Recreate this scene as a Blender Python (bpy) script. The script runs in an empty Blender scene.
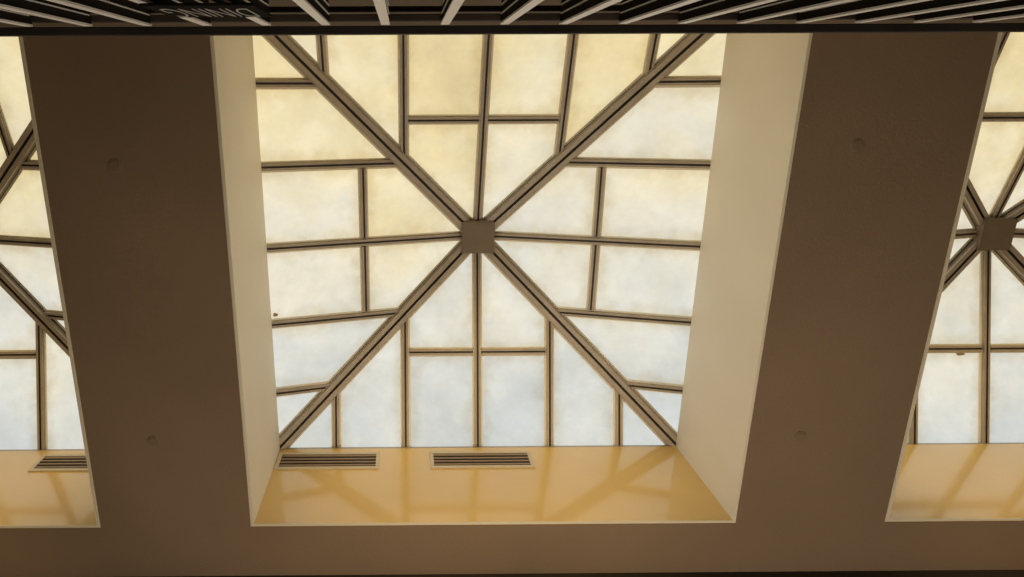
import bpy, bmesh, math, random
from mathutils import Vector, Matrix
random.seed(4)
C = bpy.context.scene.collection
SC = bpy.context.scene
SC.view_settings.view_transform = 'Standard'

# ------------------------------------------------------------------ dimensions
W, GAP, L = 4.0, 1.304, 4.146
PITCH = W + GAP
EYE = Vector((-0.7245, -1.37, 1.6))
ZS = 1.6 + 4.404            # soffit
ZT = ZS + 1.128             # top of the light wells
PK, BX, BY, TP = 0.5922, 2.271, 2.327, 0.495
HW, HL = W/2, L/2

# ------------------------------------------------------------------ camera
def cam_rows():
    a, yw, r = 0.2666, 0.003927, 0.005837
    rx = Matrix(((1,0,0),(0,math.cos(a),-math.sin(a)),(0,math.sin(a),math.cos(a))))
    ry = Matrix(((math.cos(yw),0,math.sin(yw)),(0,1,0),(-math.sin(yw),0,math.cos(yw))))
    rz = Matrix(((math.cos(r),-math.sin(r),0),(math.sin(r),math.cos(r),0),(0,0,1)))
    return rz @ ry @ rx @ Matrix(((1,0,0),(0,-1,0),(0,0,-1)))
M = cam_rows()
cam = bpy.data.cameras.new('camera'); co = bpy.data.objects.new('camera', cam); C.objects.link(co)
co.matrix_world = Matrix.Translation(EYE) @ M.transposed().to_4x4()
cam.sensor_width = 36; cam.lens = 618.2*36/1024
cam.shift_x = (512-407.8)/1024; cam.shift_y = -(288-263.2)/1024
cam.clip_start = 0.02
SC.camera = co
def at(u, v, z):
    d = M.transposed() @ Vector(((u-407.8)/618.2, -(v-263.2)/618.2, -1))
    return EYE + d*((z-EYE.z)/d.z)

# ------------------------------------------------------------------ materials
def mat(name, col, rough=0.6, noise=0.0, nscale=3.0, bump=0.0, metal=0.0, coat=0.0, bscale=60, coat_rough=0.1, coat_ior=1.5, spec=0.5):
    m = bpy.data.materials.new(name); m.use_nodes = True; nt = m.node_tree
    b = nt.nodes['Principled BSDF']
    b.inputs['Roughness'].default_value = rough; b.inputs['Metallic'].default_value = metal
    b.inputs['Coat Weight'].default_value = coat; b.inputs['Coat Roughness'].default_value = coat_rough
    b.inputs['Coat IOR'].default_value = coat_ior; b.inputs['Specular IOR Level'].default_value = spec
    g = nt.nodes.new('ShaderNodeNewGeometry')
    if noise:
        n = nt.nodes.new('ShaderNodeTexNoise'); n.inputs['Scale'].default_value = nscale; n.inputs['Detail'].default_value = 5
        nt.links.new(g.outputs['Position'], n.inputs['Vector'])
        r = nt.nodes.new('ShaderNodeValToRGB')
        r.color_ramp.elements[0].position = 0.3; r.color_ramp.elements[1].position = 0.7
        r.color_ramp.elements[0].color = (*[c*(1-noise) for c in col], 1)
        r.color_ramp.elements[1].color = (*[min(1, c*(1+noise)) for c in col], 1)
        nt.links.new(n.outputs['Fac'], r.inputs['Fac']); nt.links.new(r.outputs['Color'], b.inputs['Base Color'])
    else:
        b.inputs['Base Color'].default_value = (*col, 1)
    if bump:
        n2 = nt.nodes.new('ShaderNodeTexNoise'); n2.inputs['Scale'].default_value = bscale; n2.inputs['Detail'].default_value = 3
        nt.links.new(g.outputs['Position'], n2.inputs['Vector'])
        bp = nt.nodes.new('ShaderNodeBump'); bp.inputs['Strength'].default_value = bump; bp.inputs['Distance'].default_value = 0.01
        nt.links.new(n2.outputs['Fac'], bp.inputs['Height']); nt.links.new(bp.outputs['Normal'], b.inputs['Normal'])
    return m

M_soffit = mat('taupe_plaster', (0.262,0.182,0.116), 0.8, 0.08, 0.8, 0.3)
M_well = mat('cream_wall_paint', (0.86,0.79,0.65), 0.6, 0.04, 1.1, 0.03, spec=.3)
M_far = mat('warm_lit_gloss_paint', (0.86,0.575,0.175), 0.40, 0.06, 1.2, 0.0, coat=1.0, coat_rough=0.10, coat_ior=1.72)  # warm light on the far wall is put into this base colour
M_bead = mat('pale_corner_bead', (0.88,0.80,0.62), 0.5)
M_bar = mat('bronze_bar', (0.47,0.405,0.325), 0.38, 0.12, 6)
M_bar_dark = mat('dark_bronze_groove', (0.06,0.045,0.035), 0.6)
M_bar_light = mat('flange_light_leak', (0.95,0.87,0.68), 0.35, 0.06, 5)  # pale colour stands in for light leaking at the gasket
M_hub = mat('bronze_plate', (0.23,0.175,0.12), 0.6, 0.1, 8)
M_black = mat('dark_rail_paint', (0.036,0.030,0.025), 0.6, 0.3, 5, spec=.2)
M_rail2 = mat('dark_bronze_rail', (0.07,0.055,0.042), 0.6, 0.3, 5, spec=.2)
M_fin = mat('shaded_fin', (0.03,0.025,0.02), 0.95, spec=0.05)  # shaded baluster sides, painted black
M_board = mat('matt_black_board', (0.012,0.010,0.009), 0.95, spec=0.05)
M_face_lit = mat('lit_bar_face', (0.96,0.95,0.92), 0.5)  # lit baluster fronts and highlight lines, painted white
M_vent = mat('cream_vent_metal', (0.72,0.6,0.4), 0.4)
M_slat = mat('bronze_vent_slat', (0.34,0.24,0.15), 0.5)
M_dark = mat('dark_cavity', (0.02,0.014,0.01), 0.8)
M_cap = mat('painted_cap', (0.23,0.16,0.10), 0.7)
M_floor = mat('floor_stone', (0.42,0.35,0.28), 0.5, 0.1, 2)
M_room = mat('room_wall_paint', (0.42,0.34,0.26), 0.8, 0.05, 1)
M_beam = mat('taupe_beam_paint', (0.33,0.26,0.19), 0.8, 0.06, 1.5, 0.1)
M_trim = mat('dark_wood_trim', (0.03,0.02,0.014), 0.6, 0.2, 4)
M_text = mat('white_lettering', (0.5,0.49,0.46), 0.6)
M_dirt = mat('brown_dirt', (0.42,0.27,0.14), 0.9, 0.3, 20)

def glass_mat():
    m = bpy.data.materials.new('weathered_glowing_glazing'); m.use_nodes = True; nt = m.node_tree; nt.nodes.clear()
    N = nt.nodes.new; K = nt.links.new
    def math_(op, a=None, b=None, c=None):
        n = N('ShaderNodeMath'); n.operation = op
        for i, v in enumerate((a,b,c)):
            if v is None: continue
            if isinstance(v, (int,float)): n.inputs[i].default_value = v
            else: K(v, n.inputs[i])
        return n.outputs[0]
    def rng(v, a, b, c, d, smooth=False):
        n = N('ShaderNodeMapRange'); n.inputs['From Min'].default_value = a; n.inputs['From Max'].default_value = b
        n.inputs['To Min'].default_value = c; n.inputs['To Max'].default_value = d
        if smooth: n.interpolation_type = 'SMOOTHSTEP'
        K(v, n.inputs['Value']); return n.outputs[0]
    def noise(scale, detail, rough=.5, dist=0):
        n = N('ShaderNodeTexNoise'); n.inputs['Scale'].default_value = scale; n.inputs['Detail'].default_value = detail; n.inputs['Roughness'].default_value = rough
        n.inputs['Distortion'].default_value = dist
        K(g.outputs['Position'], n.inputs['Vector'])
        return n.outputs['Fac']
    out = N('ShaderNodeOutputMaterial'); em = N('ShaderNodeEmission'); gl = N('ShaderNodeBsdfDiffuse'); add = N('ShaderNodeAddShader')
    gl.inputs['Color'].default_value = (0.10,0.10,0.10,1)
    g = N('ShaderNodeNewGeometry'); sep = N('ShaderNodeSeparateXYZ'); K(g.outputs['Position'], sep.inputs[0])
    oi = N('ShaderNodeObjectInfo'); oc = N('ShaderNodeSeparateColor'); K(oi.outputs['Color'], oc.inputs[0])
    # sky light painted into the glow: warm to cool across the roof, and differing pane to pane (red channel of the object colour)
    grad = rng(sep.outputs['Y'], -2.2, 2.2, .02, .98)
    grad = math_('ADD', grad, rng(noise(1.1,5,.6,.2), .25, .75, -.22, .22))
    grad = math_('ADD', grad, math_('SUBTRACT', oc.outputs[0], .5))
    ramp = N('ShaderNodeValToRGB'); e = ramp.color_ramp.elements
    e[0].position = 0.0; e[0].color = (0.82,0.68,0.37,1)
    e[1].position = 1.0; e[1].color = (0.59,0.625,0.615,1)
    for p, c in ((.25,(0.86,0.76,0.51,1)), (.48,(0.82,0.77,0.62,1)), (.72,(0.73,0.73,0.66,1))):
        x = e.new(p); x.color = c
    K(grad, ramp.inputs['Fac'])
    s1 = rng(noise(1.8,8,.62,.2), .3, .7, .87, 1.07)
    s2 = rng(noise(16,4,.6), .35, .65, .975, 1.015)
    vo = N('ShaderNodeTexVoronoi'); vo.inputs['Scale'].default_value = 4.5; K(g.outputs['Position'], vo.inputs['Vector'])
    s3 = rng(vo.outputs['Distance'], .012, .035, .8, 1.0)
    st = math_('MULTIPLY', math_('MULTIPLY', s1, s2), math_('MULTIPLY', s3, rng(oc.outputs[1], 0, 1, .9, 1.1)))
    # dirt washed to the edge of each pane (vertex attribute: 0 at the bar, 1 inside)
    at_ = N('ShaderNodeAttribute'); at_.attribute_name = 'inner'
    ed = math_('ADD', at_.outputs['Fac'], rng(noise(6,6,.6), .3, .7, -.3, .3))
    ef = rng(ed, -.1, 1.0, 1.0, 0.0, True)
    mix = N('ShaderNodeMix'); mix.data_type = 'RGBA'; mix.blend_type = 'MULTIPLY'
    K(ef, mix.inputs['Factor']); K(ramp.outputs['Color'], mix.inputs['A']); mix.inputs['B'].default_value = (0.82,0.76,0.65,1)
    K(mix.outputs['Result'], em.inputs['Color']); K(st, em.inputs['Strength'])  # emission stands in for daylight coming through the panes
    K(em.outputs[0], add.inputs[0]); K(gl.outputs[0], add.inputs[1]); K(add.outputs[0], out.inputs[0])
    return m
M_glass = glass_mat()

# ------------------------------------------------------------------ helpers
def obj(name, bm, mats, parent=None, smooth=False):
    me = bpy.data.meshes.new(name)
    bmesh.ops.recalc_face_normals(bm, faces=bm.faces)
    bm.to_mesh(me); bm.free()
    for m in (mats if isinstance(mats, (list, tuple)) else [mats]): me.materials.append(m)
    o = bpy.data.objects.new(name, me); C.objects.link(o)
    if parent: o.parent = parent
    if smooth:
        for p in me.polygons: p.use_smooth = True
    return o
def box(bm, lo, hi, mi=0):
    lo = Vector(lo); hi = Vector(hi)
    vs = [bm.verts.new((x,y,z)) for x in (lo.x,hi.x) for y in (lo.y,hi.y) for z in (lo.z,hi.z)]
    for f in ((0,1,3,2),(4,6,7,5),(0,4,5,1),(2,3,7,6),(0,2,6,4),(1,5,7,3)):
        bm.faces.new([vs[i] for i in f]).material_index = mi
def tag(o, label, cat, group=None):
    o['label'] = label; o['category'] = cat
    if group: o['group'] = group
def struct(o): o['kind'] = 'structure'; return o
def empty(name, loc):
    o = bpy.data.objects.new(name, None); C.objects.link(o); o.location = loc; o.empty_display_size = 0.2; return o
def extrude_profile(bm, p1, p2, n, prof):
    """prof: list of (s, d, material index of the face that follows); d is depth into the room"""
    p1, p2, n = Vector(p1), Vector(p2), Vector(n)
    dr = (p2-p1).normalized(); n = (n - dr*n.dot(dr)).normalized(); s = dr.cross(n)
    r1 = [bm.verts.new(p1 + s*a - n*d) for a, d, _ in prof]; r2 = [bm.verts.new(p2 + s*a - n*d) for a, d, _ in prof]
    k = len(prof)
    for i in range(k):
        bm.faces.new((r1[i], r1[(i+1)%k], r2[(i+1)%k], r2[i])).material_index = prof[i][2]
    bm.faces.new(r1); bm.faces.new(list(reversed(r2)))
def thin_prof(w, dep):      # glazing bar: flange at the glass coloured pale as leaking light, bronze nose split by a narrow dark groove
    h = w/2; k = h*0.62; g = h*.19
    return [(-h,0,2),(-h,.014,2),(-k,.014,0),(-k,dep,0),(-g,dep,1),(-g,dep-.014,1),(g,dep-.014,1),(g,dep,0),(k,dep,0),(k,.014,2),(h,.014,2),(h,0,2)]
def hip_prof(w, dep):       # two noses with a dark groove between them, outer lips coloured pale as leaking light
    h = w/2; a = h*0.76; g = h*0.14; q = h*.60
    return [(-h,0,2),(-h,.02,2),(-a,.02,1),(-a,dep-.03,0),(-q,dep-.03,0),(-q,dep,0),(-g,dep,1),(-g,dep-.03,1),(g,dep-.03,1),(g,dep,0),(q,dep,0),(q,dep-.03,0),(a,dep-.03,1),(a,.02,2),(h,.02,2),(h,0,2)]
BARM = [M_bar, M_bar_dark, M_bar_light]

# ------------------------------------------------------------------ pyramid skylight
# tint (0 warm .. 1 cool) and brightness of single panes, by face and pane
TINT = {(3,3):(.24,.45), (3,7):(.40,.5), (3,2):(.48,.55), (3,6):(.50,.55), (3,1):(.38,.6), (1,6):(.34,.35), (1,2):(.50,.5),
        (1,7):(.34,.5), (1,3):(.56,.6), (1,5):(.48,.6), (1,1):(.36,.5), (2,5):(.66,.35), (2,7):(.56,.45), (2,6):(.56,.5),
        (2,2):(.54,.55), (2,3):(.50,.5), (0,1):(.42,.5), (0,5):(.50,.5), (0,3):(.52,.5), (0,7):(.52,.5), (0,2):(.56,.4), (0,6):(.56,.4)}
TH, TH2 = .322, .632
def make_skylight():
    root = empty('pyramid_skylight', (0,0,ZT))
    faces = [(Vector((1,0,0)), Vector((0,1,0)), BX, BY), (Vector((-1,0,0)), Vector((0,-1,0)), BX, BY),
             (Vector((0,-1,0)), Vector((1,0,0)), BY, BX), (Vector((0,1,0)), Vector((-1,0,0)), BY, BX)]
    norms = {}
    for fi, (e, o, bl, bo) in enumerate(faces):
        n = (o*PK + Vector((0,0,bo))).normalized(); norms[tuple(o)] = n
        P = lambda u, t: o*bo*t + e*u*bl + Vector((0,0,PK*(1-t)))
        polys = [[(-1,1),(-TH2,1),(-TH2,TH2)], [(-TH2,1),(-TH,1),(-TH,TH),(-TH2,TH2)],
                 [(-TH,1),(0,1),(0,TP),(-TH,TP)], [(-TH,TP),(0,TP),(0,0),(-TH,TH)]]
        polys += [[(-u,t) for u,t in pl] for pl in polys]
        for pi_, pl in enumerate(polys):
            bm = bmesh.new(); inn = bm.verts.layers.float.new('inner')
            pts = [P(u,t) for u,t in pl]
            def inset(pts, d):
                out = []; k = len(pts); cc = sum(pts, Vector())/k
                for i in range(k):
                    a, b, q = pts[i-1], pts[i], pts[(i+1)%k]
                    m1 = n.cross((b-a).normalized()); m2 = n.cross((q-b).normalized())
                    if m1.dot(cc-b) < 0: m1 = -m1
                    if m2.dot(cc-b) < 0: m2 = -m2
                    bs = m1+m2; out.append(b + bs*(d/max(0.25, bs.dot(m1))))
                return out
            p2 = inset(pts, 0.19 if len(pl) > 3 else 0.1)
            v1 = [bm.verts.new(p) for p in pts]; v2 = [bm.verts.new(p) for p in p2]
            for v in v1: v[inn] = 0.0
            for v in v2: v[inn] = 1.0
            k = len(pts)
            for i in range(k): bm.faces.new((v1[i], v1[(i+1)%k], v2[(i+1)%k], v2[i]))
            bm.faces.new(v2)
            po = obj('pane', bm, M_glass, root)
            a, b = TINT.get((fi, pi_), (random.uniform(.4,.6), random.uniform(.35,.65)))
            po.color = (a, b, .5, 1)
        for u in (-TH2, -TH, 0, TH, TH2):
            bm = bmesh.new(); extrude_profile(bm, P(u, max(abs(u)+.01, .05)), P(u, 1.0), n, thin_prof(.100, .042))
            obj('rafter', bm, BARM, root)
        for s in (-1, 1):
            bm = bmesh.new(); extrude_profile(bm, P(0.018*s, TP), P(s*(TH-.018), TP), n, thin_prof(.092, .038))
            obj('purlin', bm, BARM, root)
    for sx in (-1,1):
        for sy in (-1,1):
            n = norms[(sx,0,0)] + norms[(0,sy,0)]
            bm = bmesh.new(); extrude_profile(bm, (sx*.1,sy*.1,PK*.956), (sx*BX,sy*BY,0), n, hip_prof(.18,.08))
            obj('hip_rafter', bm, BARM, root)
    bm = bmesh.new(); h = .16; zb = PK-.145
    box(bm, (-h,-h,zb), (h,h,PK-.03)); box(bm, (-h*.93,-h*.93,zb-.003), (h*.93,h*.93,zb))
    hub = obj('hub_plate', bm, M_hub, root)
    bm = bmesh.new(); a, b = HW+.005, HL+.005; A, B = BX+.2, BY+.08
    box(bm, (-A,-B,0.002), (A,-b,.035)); box(bm, (-A,b,0.002), (A,B,.035)); box(bm, (-A,-b,0.002), (-a-.15,b,.035)); box(bm, (a+.15,-b,0.002), (A,b,.035))
    obj('base_frame', bm, M_bar, root)
    return root
sk = make_skylight()
tag(sk, 'whole translucent pyramid skylight in the middle well, its square hub in full view', 'skylight', 'pyramid skylights over the ceiling wells')
def copy_thing(o):
    r = o.copy(); C.objects.link(r)
    for ch in list(o.children):
        c = ch.copy(); C.objects.link(c); c.parent = r
        if ch.name.startswith('pane'): c.color = (random.uniform(.34,.52), random.uniform(.3,.6), .5, 1)
        for g in ch.children:
            d = g.copy(); C.objects.link(d); d.parent = c
    return r
s2 = copy_thing(sk); s2.location = (-PITCH+.15,0,ZT)
s2['label'] = 'pyramid skylight cut off by the left edge of the photo, hub out of frame'
s3 = copy_thing(sk); s3.location = (PITCH-.13,0,ZT)
s3['label'] = 'pyramid skylight at the right edge, partly behind the brown ceiling band, hub showing'
# dirt marks stuck under the glazing
def dirt(parent, x, y, z, rx, ry, nrm):
    bm = bmesh.new(); k = 12
    vs = [bm.verts.new((rx*random.uniform(.7,1.15)*math.cos(a*2*math.pi/k), ry*random.uniform(.7,1.15)*math.sin(a*2*math.pi/k), 0)) for a in range(k)]
    f = bm.faces.new(vs); r = bmesh.ops.extrude_face_region(bm, geom=[f])
    for v in [g for g in r['geom'] if isinstance(g, bmesh.types.BMVert)]: v.co.z -= .004
    o = obj('dirt_spot', bm, M_dirt, parent); o.location = (x, y, z)
    o.rotation_euler = Vector(nrm).to_track_quat('Z','Y').to_euler()
dirt(sk, -1.975, .66, PK*(1-1.975/BX)-.006, .020, .026, (-PK,0,BX))
ys = TP*BY+.055
dirt(s3, -.24, ys, PK*(1-ys/BY)-.005, .05, .016, (0,PK,BY))

# ------------------------------------------------------------------ setting
X0, X1, Y0, Y1 = -9.0, 9.5, -6.5, 2.62
bt = .028                                                    # well lining thickness
bm = bmesh.new(); ZC = ZS + .10
oy = HL + bt; ox = HW + bt
box(bm, (X0, Y0, ZS), (X1, -oy, ZC)); box(bm, (X0, oy, ZS), (X1, Y1, ZC))
xs = [X0] + [v for c in (-PITCH, 0, PITCH) for v in (c-ox, c+ox)] + [X1]
for i in range(0, len(xs), 2): box(bm, (xs[i], -oy, ZS), (xs[i+1], oy, ZC))
ceil = struct(obj('ceiling', bm, M_soffit))
for c in (-PITCH, 0, PITCH):
    bm = bmesh.new()
    box(bm, (c-ox, -oy, ZS+.004), (c-HW, oy, ZT)); box(bm, (c+HW, -oy, ZS+.004), (c+ox, oy, ZT))
    box(bm, (c-HW, -oy, ZS+.004), (c+HW, -HL, ZT))
    box(bm, (c-HW, HL, ZS+.004), (c+HW, oy, ZT), 1)
    box(bm, (c-ox-.6, -oy-.4, ZT-.06), (c-ox, oy+.4, ZT)); box(bm, (c+ox, -oy-.4, ZT-.06), (c+ox+.6, oy+.4, ZT))
    box(bm, (c-ox, -oy-.4, ZT-.06), (c+ox, -oy, ZT)); box(bm, (c-ox, oy, ZT-.06), (c+ox, oy+.4, ZT))
    obj('light_well', bm, [M_well, M_far], ceil)
    bm = bmesh.new(); z0, z1 = ZS-.003, ZS+.0035
    w2 = .020                                                # narrow bead at the lip
    box(bm, (c-HW-w2, -HL-w2, z0), (c-HW, HL+w2, z1)); box(bm, (c+HW, -HL-w2, z0), (c+HW+w2, HL+w2, z1))
    box(bm, (c-HW, -HL-w2, z0), (c+HW, -HL, z1)); box(bm, (c-HW, HL, z0), (c+HW, HL+w2, z1))
    obj('corner_bead', bm, M_bead, ceil)
def slab(name, lo, hi, m):
    bm = bmesh.new(); box(bm, lo, hi); return struct(obj(name, bm, m))
ZW = ZT + .9
slab('floor', (X0,Y0,-.1), (X1,Y1,0), M_floor)
slab('wall_left', (X0-.1,Y0,0), (X0,Y1,ZW), M_room)
slab('wall_right', (X1,Y0,0), (X1+.1,Y1,ZW), M_room)
slab('wall_back', (X0,Y0-.1,0), (X1,Y0,ZW), M_room)
slab('wall_front', (X0,Y1,0), (X1,Y1+.1,ZW), M_room)
slab('trim_1', (X0,Y1-.03,ZS-.10), (X1,Y1,ZS), M_trim)
# beam running under the ceiling behind the railing
YB = at(404, 27, ZS-.22).y
slab('trim_2', (X0,YB-.75,ZS-.22), (X1,YB,ZS-.004), M_beam)
RY = at(404, 30, 3.6).y
ZB = 2.58
slab('floor_balcony', (X0, Y0, ZB-.22), (X1, RY+.04, ZB), M_floor)

# ------------------------------------------------------------------ railing
rail = empty('balcony_railing', (0, RY, ZB))
tag(rail, 'black metal balcony railing with pale upright bars along the top of the photo', 'railing')
def part(name, lo, hi, m, parent=rail):
    bm = bmesh.new(); box(bm, lo, hi); bmesh.ops.bevel(bm, geom=bm.edges[:], offset=.002, segments=1, affect='EDGES')
    return obj(name, bm, m, parent)
part('handrail', (-5,-.012,1.0), (5,.012,1.03), M_black)
part('top_rail', (-5,-.038,.94), (5,-.018,.955), M_rail2)
part('rear_rail', (-5,-.062,.962), (5,-.046,.975), M_black)
part('bottom_rail', (-5,-.03,.06), (5,.0,.085), M_black)
sp = 0.172; xc = at(444, 28, 3.55).x
for k in range(-17, 23):
    x = xc + k*sp
    if abs(x) > 4.9: continue
    bm = bmesh.new()
    box(bm, (x-.009,-.085,.0), (x+.009,-.012,.935), 0)          # deep fin, shade of its sides painted black
    box(bm, (x-.0125,-.012,.085), (x+.0125,-.007,.932), 1)      # front face, lit look painted white
    for yy in (-.036, -.060, -.084):                            # added ribs, painted highlight lines along the fin
        box(bm, (x-.0115,yy-.0018,.085), (x+.0115,yy+.0018,.925), 1)
    obj('baluster', bm, [M_fin, M_face_lit], rail)

# small dark sign hung on the railing
zc = 1.60+1.50; xcn = at(210, 8, zc).x
sg = empty('sign', (xcn, RY+.006, zc))
tag(sg, 'small black sign with dim white capital letters hung on the railing at upper left', 'sign')
part('sign_board', (-.12,-.006,-.10), (.12,0,.10), M_board, sg)
cu = bpy.data.curves.new('lettering', 'FONT'); cu.body = 'DINING'; cu.size = .062; cu.extrude = .0004; cu.align_x = 'CENTER'; cu.align_y = 'CENTER'; cu.offset = -.0012
tmp = bpy.data.objects.new('lettering', cu); C.objects.link(tmp)
bpy.context.view_layer.update()
me = bpy.data.meshes.new_from_object(tmp.evaluated_get(bpy.context.evaluated_depsgraph_get()))
C.objects.unlink(tmp); bpy.data.objects.remove(tmp)
me.materials.clear(); me.materials.append(M_text)
lt = bpy.data.objects.new('lettering', me); C.objects.link(lt); lt.parent = sg
lt.scale = (.92, 3.4, 1); lt.rotation_euler = (math.pi/2, 0, math.pi); lt.location = (0, .001, 0)

# ------------------------------------------------------------------ air vents on the far well walls
def make_vent(cx, label):
    r = empty('air_vent', (cx, HL, ZS+1.128-.082-.14))
    tag(r, label, 'vent', 'slotted air vents on the yellow well walls')
    w, h = .5, .14
    bm = bmesh.new()
    box(bm, (-w,-.014,-h), (w,-.0005,-h+.035)); box(bm, (-w,-.014,h-.035), (w,-.0005,h)); box(bm, (-w,-.014,-h+.035), (-w+.035,-.0005,h-.035)); box(bm, (w-.035,-.014,-h+.035), (w,-.0005,h-.035))
    obj('vent_frame', bm, M_vent, r)
    bm = bmesh.new(); box(bm, (-w+.03,-.003,-h+.03), (w-.03,-.001,h-.03)); obj('vent_backing', bm, M_dark, r)
    bm = bmesh.new()
    for i in range(4):
        z = -h+.062+i*.052
        box(bm, (-w+.034,-.013,z-.011), (w-.034,-.004,z+.011))
    obj('slats', bm, M_slat, r)
make_vent(-1.488, 'slotted air vent at the left corner of the middle yellow well wall')
make_vent(.005, 'slotted air vent centred on the middle yellow well wall')
make_vent(-3.83, 'slotted air vent on the yellow wall of the left-hand well')

# ------------------------------------------------------------------ small round covers on the soffit
def cap(u, v, label):
    p = at(u, v, ZS); r = empty('ceiling_cover', (p.x, p.y, ZS)); tag(r, label, 'ceiling cover', 'small round covers on the brown ceiling')
    bm = bmesh.new(); bmesh.ops.create_cone(bm, cap_ends=True, segments=32, radius1=.034, radius2=.037, depth=.005, matrix=Matrix.Translation((0,0,-.0075))); obj('cover_disc', bm, M_cap, r)
    bm = bmesh.new(); bmesh.ops.create_cone(bm, cap_ends=True, segments=32, radius1=.045, radius2=.048, depth=.005, matrix=Matrix.Translation((0,0,-.003))); obj('rim', bm, M_soffit, r)
cap(115,165, 'small round ceiling cover high on the left brown band')
cap(153,441, 'small round ceiling cover low on the left brown band')
cap(857,145, 'small round ceiling cover high on the right brown band')
cap(800,436, 'small round ceiling cover low on the right brown band')

# ------------------------------------------------------------------ light
w = bpy.data.worlds.new('sky'); SC.world = w; w.use_nodes = True
w.node_tree.nodes['Background'].inputs[0].default_value = (0.6,0.7,0.8,1); w.node_tree.nodes['Background'].inputs[1].default_value = 0.6
def area(name, loc, target, size, energy, col, sy=None):
    l = bpy.data.lights.new(name, 'AREA'); l.shape = 'RECTANGLE'; l.size = size; l.size_y = sy or size; l.energy = energy; l.color = col
    o = bpy.data.objects.new(name, l); C.objects.link(o); o.location = loc
    o.rotation_euler = (Vector(target)-Vector(loc)).to_track_quat('-Z','Y').to_euler()
area('soffit_fill', (0.8,1.9,1.8), (0.8,2.1,6), 8, 88, (1,.86,.66), .7)  # added fill from below to brighten the soffit, no real fixture
def spot(loc, target, energy, ang, col=(1,.75,.38), soft=.12):
    l = bpy.data.lights.new('fill_spot', 'SPOT'); l.energy = energy; l.color = col; l.spot_size = math.radians(ang); l.spot_blend = .8; l.shadow_soft_size = soft
    o = bpy.data.objects.new('fill_spot', l); C.objects.link(o); o.location = loc
    o.rotation_euler = (Vector(target)-Vector(loc)).to_track_quat('-Z','Y').to_euler()
for c in (-PITCH, 0, PITCH):
    spot((c, -2.4, 4.6), (c, HL, ZS+.5), 275, 50)  # added warm fill for the far well walls
spot((-3.6, .3, 3.4), (HW, .3, ZS+.5), 235, 50, (1,.89,.70), .3)  # added fill to brighten the right well wall
spot((3.6, .6, 3.4), (-HW, .8, ZS+.5), 115, 50, (1,.82,.58), .3)  # added fill to brighten the left well wall
spot((-.3, 1.6, 1.2), (-.3, RY, 3.2), 48, 70, (1,.94,.86), .1)  # added fill to whiten the baluster fronts
